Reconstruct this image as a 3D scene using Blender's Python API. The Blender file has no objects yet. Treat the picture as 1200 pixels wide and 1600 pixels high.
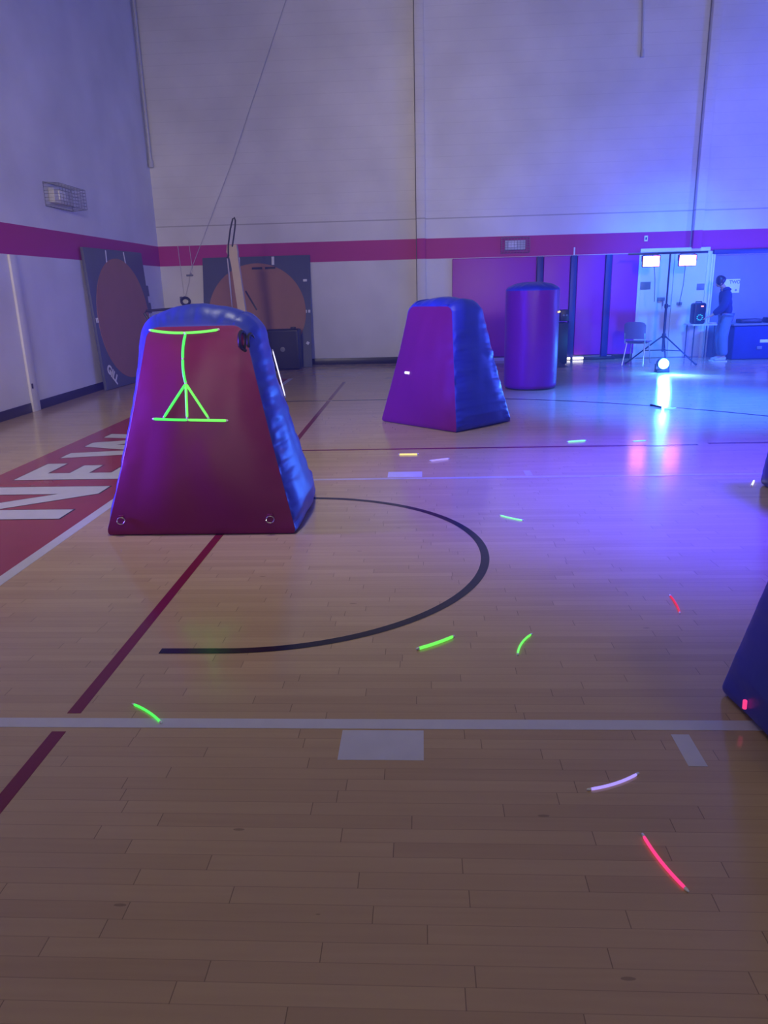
import bpy, bmesh, math, random
from math import sin, cos, pi, radians
from mathutils import Vector, Matrix, noise
random.seed(7)
scn = bpy.context.scene
COL = scn.collection
PI = pi

# ------------------------------------------------------------------ helpers
class MB:
    """collects verts and faces of ONE mesh object"""
    def __init__(s): s.v = []; s.f = []
    def add(s, vs, fs, mat=None):
        n = len(s.v)
        for p in vs:
            p = Vector(p)
            s.v.append(tuple(mat @ p) if mat is not None else tuple(p))
        for f in fs: s.f.append([i + n for i in f])
        return s
    def bm(s, b, mat=None):
        b.verts.index_update()
        s.add([v.co.copy() for v in b.verts], [[v.index for v in f.verts] for f in b.faces], mat); b.free(); return s
    def box(s, c, d, bev=0.0, mat=None, seg=2):
        b = bmesh.new(); bmesh.ops.create_cube(b, size=1)
        for v in b.verts: v.co = Vector((v.co.x*d[0] + c[0], v.co.y*d[1] + c[1], v.co.z*d[2] + c[2]))
        if bev > 0: bmesh.ops.bevel(b, geom=list(b.edges), offset=bev, segments=seg, profile=.5, affect='EDGES')
        return s.bm(b, mat)
    def tube(s, pts, r, n=10, closed=False, cap=True, mat=None):
        pts = [Vector(p) for p in pts]; m = len(pts); vs = []; fs = []
        up = None
        for i, p in enumerate(pts):
            if closed: t = pts[(i+1) % m] - pts[i-1]
            else: t = pts[min(i+1, m-1)] - pts[max(i-1, 0)]
            t.normalize()
            if up is None: up = Vector((0, 0, 1)) if abs(t.z) < .9 else Vector((1, 0, 0))
            a = t.cross(up).normalized(); b = a.cross(t).normalized(); up = b
            rr = r[i] if isinstance(r, (list, tuple)) else r
            for k in range(n):
                w = 2*PI*k/n; vs.append(p + a*cos(w)*rr + b*sin(w)*rr)
        rng = m if closed else m-1
        for i in range(rng):
            for k in range(n):
                j = (i+1) % m
                fs.append([i*n+k, i*n+(k+1) % n, j*n+(k+1) % n, j*n+k])
        if cap and not closed:
            fs.append(list(range(n))[::-1]); fs.append([(m-1)*n+k for k in range(n)])
        return s.add(vs, fs, mat)
    def lathe(s, prof, n=32, mat=None):
        vs = []; fs = []
        for (r, z) in prof:
            for k in range(n): w = 2*PI*k/n; vs.append((r*cos(w), r*sin(w), z))
        for i in range(len(prof)-1):
            for k in range(n): fs.append([i*n+k, i*n+(k+1) % n, (i+1)*n+(k+1) % n, (i+1)*n+k])
        fs.append(list(range(n))[::-1]); fs.append([(len(prof)-1)*n+k for k in range(n)])
        return s.add(vs, fs, mat)
    def poly(s, pts, z0, z1):
        n = len(pts)
        vs = [(x, y, z0) for x, y in pts] + [(x, y, z1) for x, y in pts]
        fs = [list(range(n))[::-1], list(range(n, 2*n))] + [[i, (i+1) % n, n+(i+1) % n, n+i] for i in range(n)]
        return s.add(vs, fs)
    def build(s, name, mat, parent=None, smooth=True, loc=None, rot=None):
        me = bpy.data.meshes.new(name); me.from_pydata(s.v, [], s.f); me.update()
        b = bmesh.new(); b.from_mesh(me); bmesh.ops.recalc_face_normals(b, faces=b.faces); b.to_mesh(me); b.free()
        if smooth:
            for p in me.polygons: p.use_smooth = True
            me.set_sharp_from_angle(angle=radians(38))
        me.materials.append(mat)
        o = bpy.data.objects.new(name, me); COL.objects.link(o)
        if parent: o.parent = parent
        if loc: o.location = loc
        if rot: o.rotation_euler = rot
        return o

def tag(o, label, cat, group=None, kind=None):
    o['label'] = label
    if cat: o['category'] = cat
    if group: o['group'] = group
    if kind: o['kind'] = kind
    return o
def thing(name, label, cat, loc=(0, 0, 0), rz=0, group=None):
    o = bpy.data.objects.new(name, None); COL.objects.link(o); o.empty_display_size = .1
    o.location = loc; o.rotation_euler = (0, 0, rz)
    return tag(o, label, cat, group)
def struct(o): o['kind'] = 'structure'; return o

def lin(c):
    return tuple(((v/255)/12.92 if v/255 <= .04045 else ((v/255+.055)/1.055)**2.4) for v in c) + (1,)
def mat(name, col, rough=.5, metal=0, spec=.5, bump=None, var=0.0, vscale=6, sheen=0, coat=0):
    m = bpy.data.materials.new(name); m.use_nodes = True; nt = m.node_tree; N = nt.nodes; Lk = nt.links
    p = N['Principled BSDF']
    p.inputs['Roughness'].default_value = rough; p.inputs['Metallic'].default_value = metal
    p.inputs['Specular IOR Level'].default_value = spec; p.inputs['Coat Weight'].default_value = coat
    tc = N.new('ShaderNodeTexCoord')
    nz = N.new('ShaderNodeTexNoise'); nz.inputs['Scale'].default_value = vscale; nz.inputs['Detail'].default_value = 5
    Lk.new(tc.outputs['Object'], nz.inputs['Vector'])
    mx = N.new('ShaderNodeMix'); mx.data_type = 'RGBA'
    c = Vector(col[:3])
    mx.inputs[6].default_value = (*(c*(1-var)), 1); mx.inputs[7].default_value = (*(c*(1+var)), 1)
    Lk.new(nz.outputs['Fac'], mx.inputs[0]); Lk.new(mx.outputs[2], p.inputs['Base Color'])
    if bump:
        sc, st, dist = bump
        n2 = N.new('ShaderNodeTexNoise'); n2.inputs['Scale'].default_value = sc; n2.inputs['Detail'].default_value = 4
        Lk.new(tc.outputs['Object'], n2.inputs['Vector'])
        b = N.new('ShaderNodeBump'); b.inputs['Strength'].default_value = st; b.inputs['Distance'].default_value = dist
        Lk.new(n2.outputs['Fac'], b.inputs['Height']); Lk.new(b.outputs['Normal'], p.inputs['Normal'])
    return m
def emit(name, col, strength):
    m = bpy.data.materials.new(name); m.use_nodes = True
    p = m.node_tree.nodes['Principled BSDF']
    p.inputs['Base Color'].default_value = (*[c*.25 for c in col[:3]], 1)
    p.inputs['Emission Color'].default_value = (*col[:3], 1); p.inputs['Emission Strength'].default_value = strength
    p.inputs['Roughness'].default_value = .4
    return m
def math_node(nt, op, a, b=None, c=None):
    n = nt.nodes.new('ShaderNodeMath'); n.operation = op
    for i, v in enumerate((a, b, c)):
        if v is None: continue
        if isinstance(v, (int, float)): n.inputs[i].default_value = v
        else: nt.links.new(v, n.inputs[i])
    return n.outputs[0]

# ------------------------------------------------------------------ materials
def wood_floor():
    m = bpy.data.materials.new('maple_floor'); m.use_nodes = True; nt = m.node_tree; N = nt.nodes; L = nt.links
    p = N['Principled BSDF']
    tc = N.new('ShaderNodeTexCoord'); sx = N.new('ShaderNodeSeparateXYZ'); L.new(tc.outputs['Object'], sx.inputs[0])
    X, Y = sx.outputs[0], sx.outputs[1]
    W = .0585
    ry = math_node(nt, 'DIVIDE', Y, W); row = math_node(nt, 'FLOOR', ry); fy = math_node(nt, 'FRACT', ry)
    wn = N.new('ShaderNodeTexWhiteNoise'); wn.noise_dimensions = '1D'; L.new(row, wn.inputs['W'])
    rs = math_node(nt, 'MULTIPLY', wn.outputs['Value'], 7.3)
    ln = math_node(nt, 'MULTIPLY_ADD', wn.outputs['Value'], .35, .55)
    rx = math_node(nt, 'DIVIDE', math_node(nt, 'ADD', X, rs), ln)
    colx = math_node(nt, 'FLOOR', rx); fx = math_node(nt, 'FRACT', rx)
    cb = N.new('ShaderNodeCombineXYZ'); L.new(row, cb.inputs[0]); L.new(colx, cb.inputs[1])
    w2 = N.new('ShaderNodeTexWhiteNoise'); w2.noise_dimensions = '2D'; L.new(cb.outputs[0], w2.inputs['Vector'])
    # grain
    mp = N.new('ShaderNodeMapping'); mp.inputs['Scale'].default_value = (2.2, 46, 1)
    L.new(tc.outputs['Object'], mp.inputs['Vector'])
    off = N.new('ShaderNodeVectorMath'); off.operation = 'MULTIPLY_ADD'; L.new(w2.outputs['Color'], off.inputs[0])
    off.inputs[1].default_value = (9, 9, 9); L.new(mp.outputs[0], off.inputs[2])
    gr = N.new('ShaderNodeTexNoise'); gr.inputs['Scale'].default_value = 1.0; gr.inputs['Detail'].default_value = 6
    L.new(off.outputs[0], gr.inputs['Vector'])
    blot = N.new('ShaderNodeTexNoise'); blot.inputs['Scale'].default_value = 1.3; blot.inputs['Detail'].default_value = 3
    L.new(tc.outputs['Object'], blot.inputs['Vector'])
    ramp = N.new('ShaderNodeValToRGB')
    ramp.color_ramp.elements[0].position = 0; ramp.color_ramp.elements[0].color = (.41, .275, .145, 1)
    ramp.color_ramp.elements[1].position = 1; ramp.color_ramp.elements[1].color = (.61, .440, .235, 1)
    v = math_node(nt, 'MULTIPLY_ADD', w2.outputs['Value'], .32, math_node(nt, 'MULTIPLY', gr.outputs['Fac'], .42))
    v = math_node(nt, 'MULTIPLY_ADD', blot.outputs['Fac'], .40, v)
    L.new(v, ramp.inputs[0])
    # gaps
    ga = math_node(nt, 'LESS_THAN', fy, .035)
    gb = math_node(nt, 'LESS_THAN', math_node(nt, 'MULTIPLY', fx, ln), .0028)
    gap = math_node(nt, 'MAXIMUM', math_node(nt, 'MULTIPLY', ga, .30), math_node(nt, 'MULTIPLY', gb, .55))
    # knots and scuffs: small dark flecks stretched along the boards
    vm = N.new('ShaderNodeMapping'); vm.inputs['Scale'].default_value = (1.5, 5, 1); L.new(tc.outputs['Object'], vm.inputs['Vector'])
    vo = N.new('ShaderNodeTexVoronoi'); vo.inputs['Scale'].default_value = 1.6; L.new(vm.outputs[0], vo.inputs['Vector'])
    kn = math_node(nt, 'MULTIPLY', math_node(nt, 'LESS_THAN', vo.outputs['Distance'], .045), .42)
    dark = math_node(nt, 'MAXIMUM', gap, kn)
    mx = N.new('ShaderNodeMix'); mx.data_type = 'RGBA'; L.new(dark, mx.inputs[0]); L.new(ramp.outputs[0], mx.inputs[6])
    mx.inputs[7].default_value = (.08, .045, .03, 1)
    L.new(mx.outputs[2], p.inputs['Base Color'])
    rn = N.new('ShaderNodeTexNoise'); rn.inputs['Scale'].default_value = 2.5; L.new(tc.outputs['Object'], rn.inputs['Vector'])
    ro = math_node(nt, 'MULTIPLY_ADD', rn.outputs['Fac'], .05, .13)
    L.new(ro, p.inputs['Roughness']); p.inputs['Specular IOR Level'].default_value = .55
    # slight waviness between boards
    hb = math_node(nt, 'MULTIPLY_ADD', w2.outputs['Value'], .4, math_node(nt, 'MULTIPLY', gr.outputs['Fac'], .35))
    bp = N.new('ShaderNodeBump'); bp.inputs['Strength'].default_value = .05; bp.inputs['Distance'].default_value = .004
    L.new(hb, bp.inputs['Height']); L.new(bp.outputs['Normal'], p.inputs['Normal'])
    return m

BAND0, BAND1 = 2.125, 2.525
def wall_mat(name, axis):
    """white painted concrete wall with the red painted stripe and the fine block joints"""
    m = bpy.data.materials.new(name); m.use_nodes = True; nt = m.node_tree; N = nt.nodes; L = nt.links
    p = N['Principled BSDF']; p.inputs['Roughness'].default_value = .55; p.inputs['Specular IOR Level'].default_value = .35
    tc = N.new('ShaderNodeTexCoord'); sx = N.new('ShaderNodeSeparateXYZ'); L.new(tc.outputs['Object'], sx.inputs[0])
    Z = sx.outputs[2]; U = sx.outputs[0 if axis == 'X' else 1]
    nz = N.new('ShaderNodeTexNoise'); nz.inputs['Scale'].default_value = .9; nz.inputs['Detail'].default_value = 6
    L.new(tc.outputs['Object'], nz.inputs['Vector'])
    w = N.new('ShaderNodeValToRGB'); w.color_ramp.elements[0].position = .3; w.color_ramp.elements[0].color = (.62, .61, .60, 1)
    w.color_ramp.elements[1].position = .7; w.color_ramp.elements[1].color = (.76, .75, .74, 1); L.new(nz.outputs['Fac'], w.inputs[0])
    # block courses, very faint, above the stripe
    cy = math_node(nt, 'FRACT', math_node(nt, 'DIVIDE', Z, .2032)); jl = math_node(nt, 'LESS_THAN', cy, .05)
    up = math_node(nt, 'GREATER_THAN', Z, 2.9)
    jl = math_node(nt, 'MULTIPLY', math_node(nt, 'MULTIPLY', jl, up), .10 if axis == 'X' else .03)
    gr = math_node(nt, 'COMPARE', Z, 2.91, .012)
    if axis == 'Y': gr = math_node(nt, 'MULTIPLY', gr, 0)
    jl = math_node(nt, 'MAXIMUM', jl, math_node(nt, 'MULTIPLY', gr, .45))
    mx = N.new('ShaderNodeMix'); mx.data_type = 'RGBA'; L.new(jl, mx.inputs[0]); L.new(w.outputs[0], mx.inputs[6]); mx.inputs[7].default_value = (.10, .095, .10, 1)
    band = math_node(nt, 'COMPARE', Z, (BAND0+BAND1)/2, (BAND1-BAND0)/2)
    m2 = N.new('ShaderNodeMix'); m2.data_type = 'RGBA'; L.new(band, m2.inputs[0]); L.new(mx.outputs[2], m2.inputs[6]); m2.inputs[7].default_value = (.44, .018, .19, 1)
    L.new(m2.outputs[2], p.inputs['Base Color'])
    n2 = N.new('ShaderNodeTexNoise'); n2.inputs['Scale'].default_value = 30; n2.inputs['Detail'].default_value = 3; L.new(tc.outputs['Object'], n2.inputs['Vector'])
    h = math_node(nt, 'MULTIPLY_ADD', jl, -4.0, n2.outputs['Fac'])
    b = N.new('ShaderNodeBump'); b.inputs['Strength'].default_value = .12; b.inputs['Distance'].default_value = .006
    L.new(h, b.inputs['Height']); L.new(b.outputs['Normal'], p.inputs['Normal'])
    return m

M = dict(
    floor=wood_floor(), wallx=wall_mat('painted_wall_back', 'X'), wally=wall_mat('painted_wall_side', 'Y'),
    ceil=mat('ceiling_paint', (.30, .30, .32), .8, var=.1),
    base=mat('black_cove_base', (.018, .018, .022), .35, var=.2),
    white_line=mat('white_floor_paint', (.62, .61, .64), .18, var=.10, vscale=9),
    faint_line=mat('worn_white_floor_paint', (.54, .49, .45), .18, var=.15, vscale=9),
    red_line=mat('dark_red_floor_paint', (.20, .012, .035), .18, var=.12),
    red_zone=mat('red_floor_paint', (.33, .030, .055), .2, var=.10),
    black_line=mat('black_floor_paint', (.012, .011, .016), .2, var=.15),
    vred=mat('red_vinyl', (.205, .010, .10), .42, spec=.30, bump=(9, .10, .02), var=.06),
    vblue=mat('blue_vinyl', (.028, .046, .37), .40, spec=.38, bump=(9, .12, .02), var=.08),
    vdark=mat('dark_vinyl', (.03, .03, .05), .5, var=.1),
    cred=mat('crimson_vinyl', (.19, .010, .22), .40, spec=.35, bump=(9, .10, .02), var=.06),
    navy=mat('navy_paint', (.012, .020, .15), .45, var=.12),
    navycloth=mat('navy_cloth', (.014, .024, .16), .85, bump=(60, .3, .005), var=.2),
    padred=mat('red_pad_vinyl', (.36, .018, .34), .45, bump=(6, .06, .02), var=.05),
    black=mat('black_plastic', (.014, .014, .018), .42, var=.2),
    blackcloth=mat('black_cloth', (.020, .020, .026), .85, bump=(60, .3, .005), var=.2),
    grille=mat('black_grille', (.016, .016, .02), .6, bump=(220, .5, .004), var=.2),
    steel=mat('brushed_steel', (.55, .55, .58), .3, metal=1, var=.05),
    darkmetal=mat('dark_metal', (.03, .03, .035), .38, metal=.6, var=.1),
    board=mat('grey_board_paint', (.095, .105, .135), .5, var=.12, vscale=4),
    disc=mat('brown_plywood', (.36, .165, .085), .5, var=.14, vscale=3),
    paintwhite=mat('white_paint', (.78, .78, .78), .5, var=.04),
    door=mat('door_paint', (.62, .64, .66), .42, var=.04),
    frame=mat('door_frame_paint', (.72, .73, .75), .4, var=.04),
    plate=mat('grey_plate', (.16, .17, .20), .4, var=.08),
    panel=mat('blue_grey_panel', (.20, .20, .27), .5, var=.08),
    cage=mat('wire_guard', (.22, .22, .24), .4, metal=.4, var=.05),
    lampbody=mat('lamp_housing', (.55, .55, .56), .4, var=.05),
    wood=mat('tan_wood', (.52, .42, .31), .5, var=.10, vscale=9),
    rope=mat('grey_rope', (.55, .54, .55), .8, var=.2, vscale=40),
    shell=mat('lilac_plastic_shell', (.16, .10, .24), .4, var=.04),
    paper=mat('paper', (.80, .80, .80), .7, var=.03),
    skin=mat('skin', (.42, .25, .17), .5, var=.08, vscale=30),
    jeans=mat('blue_denim', (.10, .16, .30), .8, bump=(50, .3, .006), var=.2),
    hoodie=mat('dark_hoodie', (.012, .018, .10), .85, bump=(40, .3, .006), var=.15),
    shoe=mat('shoe_grey', (.40, .40, .42), .5, var=.1),
    sole=mat('shoe_sole', (.60, .60, .60), .6, var=.05),
    cap=mat('clear_plastic_cap', (.80, .85, .85), .3, var=.02),
    g_green=emit('glow_green', (.08, 1, .11), 1.2), g_lime=emit('glow_lime', (.17, 1, .11), 1.15),
    g_mint=emit('glow_mint', (.25, 1, .45), 1.3), g_yellow=emit('glow_yellow', (1, .85, .28), 1.1),
    g_violet=emit('glow_violet', (.40, .30, 1), 1.1), g_pink=emit('glow_pink', (1, .05, .24), 1.1),
    g_red=emit('glow_red', (1, .03, .10), .75), g_white=emit('glow_white', (.80, .78, 1), 1.3), g_aqua=emit('glow_aqua', (.25, .8, 1), 1.2),
    tube=emit('white_tube', (1, .95, .85), 2.2),
    led=emit('flood_led', (1, .20, .34), 16), bluelens=emit('blue_lens', (.06, .48, 1), 70),
    redled=emit('red_led', (1, .3, .3), 3), cyan=emit('cyan_ring_led', (.03, .55, .9), .9),
)

# ------------------------------------------------------------------ camera
H = 1.55
F, YAW, PIT, ROL = 1168.7, -.0550, .28983, .02642
def cam_axes():
    f = Vector((sin(YAW)*cos(PIT), cos(YAW)*cos(PIT), -sin(PIT)))
    r = Vector((cos(YAW), -sin(YAW), 0)); d = f.cross(r)
    return cos(ROL)*r + sin(ROL)*d, -sin(ROL)*r + cos(ROL)*d, f
r_, d_, f_ = cam_axes()
cam = bpy.data.objects.new('camera', bpy.data.cameras.new('camera')); COL.objects.link(cam)
mw = Matrix(((r_.x, -d_.x, -f_.x, 0), (r_.y, -d_.y, -f_.y, 0), (r_.z, -d_.z, -f_.z, H), (0, 0, 0, 1)))
cam.matrix_world = mw
cam.data.sensor_width = 36; cam.data.sensor_fit = 'AUTO'; cam.data.lens = F*36/1600; cam.data.clip_start = .05; cam.data.clip_end = 100
scn.camera = cam

# ------------------------------------------------------------------ room shell
XL, XR, YB, YN, ZC = -5.54, 9.2, 16.5, -5.0, 8.4
def slab(name, c, d, m): return struct(MB().box(c, d).build(name, m, smooth=False))
floor = slab('floor', ((XL+XR)/2, (YB+YN)/2, -.05), (XR-XL+.4, YB-YN+.4, .1), M['floor'])
slab('wall_back', ((XL+XR)/2, YB+.1, ZC/2), (XR-XL+.4, .2, ZC), M['wallx'])
slab('wall_left', (XL-.1, (YB+YN)/2, ZC/2), (.2, YB-YN, ZC), M['wally'])
slab('wall_right', (XR+.1, (YB+YN)/2, ZC/2), (.2, YB-YN, ZC), M['wally'])
slab('wall_front', ((XL+XR)/2, YN-.1, ZC/2), (XR-XL+.4, .2, ZC), M['wallx'])
slab('ceiling', ((XL+XR)/2, (YB+YN)/2, ZC+.05), (XR-XL+.4, YB-YN+.4, .1), M['ceil'])
# the floor slab's material uses object coordinates = world coordinates (slab built in place)

def bb(name, segs, ax):
    mb = MB()
    for a, b in segs:
        if ax == 'X': mb.box(((a+b)/2, YB-.008, .065), (b-a, .016, .13), .004)
        else: mb.box((XL+.008, (a+b)/2, .065), (.016, b-a, .13), .004)
    return struct(mb.build(name, M['base']))
bb('baseboard_back', [(XL+.02, -.1), (.12, .62), (4.05, 4.5)], 'X')
bb('baseboard_left', [(YN, 10.33), (10.56, YB-.02)], 'Y')
# pilasters of the back wall and the left wall
struct(MB().box((.01, YB-.07, ZC/2), (.18, .14, ZC), .006).build('trim_1', M['wallx']))
struct(MB().box((5.60, YB-.07, 2.18+(ZC-2.18)/2), (.17, .14, ZC-2.18), .006).build('trim_2', M['wallx']))
joint = mat('shade_line_grey', (.20, .19, .20), .7)  # dark grey strips that paint a shade line left of both pilasters
MB().box((-.088, YB-.006, ZC/2), (.016, .012, ZC)).build('shade_strip', joint, bpy.data.objects['trim_1'], smooth=False)
MB().box((5.507, YB-.006, 2.18+(ZC-2.18)/2), (.016, .012, ZC-2.18)).build('shade_strip', joint, bpy.data.objects['trim_2'], smooth=False)
struct(MB().box((XL+.018, 10.445, 1.06), (.036, .20, 2.12), .006).build('trim_3', M['wally']))

# painted court markings, all children of the floor
def paint(pts, name, m, z=.0012):
    return MB().poly(pts, 0, z).build(name, m, floor, smooth=False)
def rect(x0, x1, y0, y1, name, m, z=.0012): return paint([(x0, y0), (x1, y0), (x1, y1), (x0, y1)], name, m, z)
L1a, L1b = 2.403, 2.466; L2a, L2b = 6.150, 6.206
rect(-2.385, 3.4, L1a, L1b, 'lane_line', M['white_line'])
rect(-2.385, 3.4, L2a, L2b, 'lane_line', M['faint_line'])
rect(-.305, -.008, 2.212, 2.392, 'lane_block', M['white_line'])
rect(-.305, -.008, 6.225, 6.42, 'lane_block', M['white_line'])
rect(.873, .936, 2.190, 2.375, 'lane_tick', M['white_line'])
rect(.873, .930, 6.225, 6.40, 'lane_tick', M['faint_line'])
rect(-2.47, -2.388, 0, 13.9, 'base_line', M['white_line'])
rect(-3.88, -2.47, -1, 13.9, 'painted_end_zone', M['red_zone'], .0008)
for a, b in ((0, 2.375), (2.500, 6.125), (6.23, 7.37), (7.37, 10.93), (11.0, 13.2)):
    rect(-1.392, -1.338, a, b, 'red_court_line', M['red_line'])
rect(-1.338, 2.71, 7.375, 7.425, 'red_court_line', M['red_line'])
rect(2.83, 9, 7.425, 7.475, 'red_court_line', M['red_line'])
def arc_line(cx, cy, r, w, a0, a1, head, tail, name, m, n=72):
    pa = [(cx+(r+w/2)*cos(t), cy+(r+w/2)*sin(t)) for t in [a0+(a1-a0)*i/n for i in range(n+1)]]
    pb = [(cx+(r-w/2)*cos(t), cy+(r-w/2)*sin(t)) for t in [a0+(a1-a0)*i/n for i in range(n+1)]]
    if head: pa = [(head, pa[0][1])] + pa; pb = [(head, pb[0][1])] + pb
    if tail: pa.append((tail, pa[-1][1])); pb.append((tail, pb[-1][1]))
    mb = MB(); k = len(pa)
    vs = [(x, y, .0014) for x, y in pa+pb]
    mb.add(vs, [[i, i+1, k+i+1, k+i] for i in range(k-1)])
    return mb.build(name, m, floor, smooth=False)
arc_line(-.915, 4.302, 1.282, .05, -PI/2, PI/2, -1.20, -1.20, 'restricted_area_arc', M['black_line'])
a0 = math.asin(6.62/6.82)
arc_line(-.92, 4.3, 6.82, .05, -a0, a0, -2.4, -2.4, 'three_point_line', M['black_line'], 120)
# NEW painted along the end zone; s is the height of a letter, t runs along the base line
def grow_poly(P, e):
    out = []; n = len(P)
    ar = sum(P[i][0]*P[(i+1) % n][1]-P[(i+1) % n][0]*P[i][1] for i in range(n)); sg = 1 if ar > 0 else -1
    for i in range(n):
        p0, p1, p2 = Vector(P[i-1]), Vector(P[i]), Vector(P[(i+1) % n])
        d1 = (p1-p0).normalized(); d2 = (p2-p1).normalized()
        n1 = Vector((d1.y, -d1.x))*sg; n2 = Vector((d2.y, -d2.x))*sg
        m_ = (n1+n2).normalized(); k = e/max(.35, m_.dot(n1)); q = p1+m_*k; out.append((q.x, q.y))
    return out
def letter(P):
    MB().poly([(-2.66-q, t) for t, q in grow_poly(P, .014)], .0008, .0016).build('letter_outline', M['black_line'], floor, smooth=False)
    MB().poly([(-2.66-q, t) for t, q in P], .0008, .0024).build('painted_letter', M['white_line'], floor, smooth=False)
Hh = .98
letter([(5.10, 0), (5.10, Hh), (5.34, Hh), (5.80, .336), (5.80, Hh), (6.04, Hh), (6.04, 0), (5.80, 0), (5.34, .644), (5.34, 0)])
letter([(6.30, 0), (6.30, Hh), (6.94, Hh), (6.94, .79), (6.54, .79), (6.54, .58), (6.85, .58), (6.85, .40), (6.54, .40), (6.54, .19), (6.96, .19), (6.96, 0)])
letter([(7.20, Hh), (7.43, Hh), (7.545, .385), (7.77, Hh), (7.98, Hh), (8.165, .415), (8.28, Hh), (8.50, Hh), (8.30, 0), (8.08, 0), (7.867, .673), (7.62, 0), (7.40, 0)])

# ------------------------------------------------------------------ inflatable bunkers
def smooth_bulge(u, v, e=2.6):
    return (1-abs(u)**e)*(1-abs(v)**e)
class Bunker:
    """two red faces joined by one blue gusset that wraps up a side, over the top and down the other side"""
    def __init__(s, w=1.29, d=1.03, wt=.64, dt=.38, h=1.345, seed=0, crown=1):
        s.crown = crown; s.w, s.d, s.wt, s.dt, s.h, s.seed = w, d, wt, dt, h, seed
    def half(s, t):
        k = t + .035*sin(PI*t)
        hx = (s.w + (s.wt-s.w)*k)/2; hy = (s.d + (s.dt-s.d)*k)/2
        z = s.zz(t); rt, rb = .075, .05
        if z > s.h-rt: q = (z-(s.h-rt))/rt; hx -= rt*(1-math.sqrt(max(0, 1-q*q)))
        if z < rb: q = (rb-z)/rb; hx -= .8*rb*(1-math.sqrt(max(0, 1-q*q))); hy -= .4*rb*(1-math.sqrt(max(0, 1-q*q)))
        return hx, hy
    def zz(s, t): return .006 + (s.h-.006)*t
    def ts(s):
        a = [i/60 for i in range(61)]
        ex = [1-.055*(1-math.cos(PI/2*i/8))*1.0 for i in range(1, 8)] + [.004, .008, .012, .018, .026]
        return sorted(set(a+ex))
    def side(s, which, u, v):
        """red faces: 0 front (-y), 2 back (+y); u -1..1, v 0..1"""
        hx, hy = s.half(v); z = s.zz(v)
        b = .060*smooth_bulge(u, 2*v-1, 2.2)
        e = (1-abs(u))*hx; eb = min(e, v*s.h, (1-v)*s.h)
        g = min(1, eb/.03)
        b += noise.noise(Vector((u*2.1+s.seed, v*3.0, which+s.seed*3)))*.012*min(1, eb/.15)
        b += noise.noise(Vector((v*16+which, e*4, s.seed+(u > 0)*5)))*.006*math.exp(-e/.07)*g
        sgn = -1 if which == 0 else 1
        return Vector((u*hx*(1 if which == 0 else -1), sgn*(hy+b), z))
    def gusset(s, kind, q, v):
        """kind 1 right, 3 left: q is the height parameter; kind 0 top: q is u; v -1..1 across the depth"""
        if kind == 0:
            hx, hy = s.half(1); p = Vector((q*hx, v*hy, s.h)); nrm = Vector((q*abs(q)*.55, 0, 1)).normalized(); B = (.09+.05*(1-q*q))*s.crown
            along = q*hx
        else:
            hx, hy = s.half(q); z = s.zz(q); sg = 1 if kind == 1 else -1
            p = Vector((sg*hx, v*hy, z))
            tz = .35 + .65*max(0, (q-.93)/.07)**1.5
            nrm = Vector((sg, 0, .30 + 1.5*max(0, (q-.93)/.07)**2)).normalized(); B = .07+.02*min(1, max(0, (q-.7)/.3)); B *= min(1, .25+q*7)
            along = q*s.h*1.2
        e = (1-abs(v))*hy
        b = B*(1-abs(v)**2.2)**.72
        w = noise.noise(Vector((along*11, e*2, s.seed*2.7+kind+(v > 0)*3)))*.65 + noise.noise(Vector((along*25+3, e*6, s.seed+kind)))*.3
        g = min(1, e/.018)
        b += w*(.034 if kind != 3 else .012)*math.exp(-e/.14)*g + noise.noise(Vector((along*3, v*2, s.seed+kind*2)))*.012*min(1, e/.1)
        return p + nrm*b
    def make(s, root, colours, rings=()):
        ts = s.ts(); U = [math.sin(PI/2*(-1+2*i/44)) for i in range(45)]
        for k, nm in ((0, 'front_panel'), (2, 'back_panel')):
            vs = [s.side(k, u, t) for t in ts for u in U]; n = len(U)
            fs = [[j*n+i, j*n+i+1, (j+1)*n+i+1, (j+1)*n+i] for j in range(len(ts)-1) for i in range(n-1)]
            MB().add(vs, fs).build(nm, colours[0], root)
        V = [math.sin(PI/2*(-1+2*i/40)) for i in range(41)]; n = len(V)
        # finer rows so that the wrinkles of the seams are real
        tf = sorted(set(ts + [(i+.5)/60 for i in range(60)]))
        rows = [(3, t) for t in tf] + [(0, u) for u in U[1:-1]] + [(1, t) for t in reversed(tf)]
        vs = [s.gusset(k, q, v) for k, q in rows for v in V]
        fs = [[j*n+i, j*n+i+1, (j+1)*n+i+1, (j+1)*n+i] for j in range(len(rows)-1) for i in range(n-1)]
        MB().add(vs, fs).build('side_gusset', colours[1], root)
        hx, hy = s.half(0)
        MB().box((0, 0, .008), (hx*1.96, hy*1.90, .012), .003).build('bottom_panel', M['vdark'], root)
        for (lx, lz) in rings:
            v = (lz-.006)/(s.h-.006); hx = s.half(v)[0]; p = s.side(0, lx/hx, v)
            cy = p.y-.010
            mb = MB()
            mb.tube([(lx+.026*cos(a), cy-.004-.010*(sin(a) < 0), lz+.022*sin(a)) for a in [2*PI*i/20 for i in range(20)]], .0036, 8, closed=True)
            rg = mb.build('d_ring', M['steel'], root)
            MB().box((lx, cy+.004, lz+.022), (.036, .012, .026), .003).build('ring_tab', colours[0], rg)
    def on_front(s, lx, lz, off):
        """point on the front panel at local x, height z, lifted by off along the panel's normal"""
        v = (lz-.006)/(s.h-.006); u = lx/s.half(v)[0]
        p = s.side(0, u, v); q = s.side(0, u+.02, v); r = s.side(0, u, v+.02)
        nrm = (q-p).cross(r-p).normalized()
        if nrm.y > 0: nrm = -nrm
        return p + nrm*off

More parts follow.
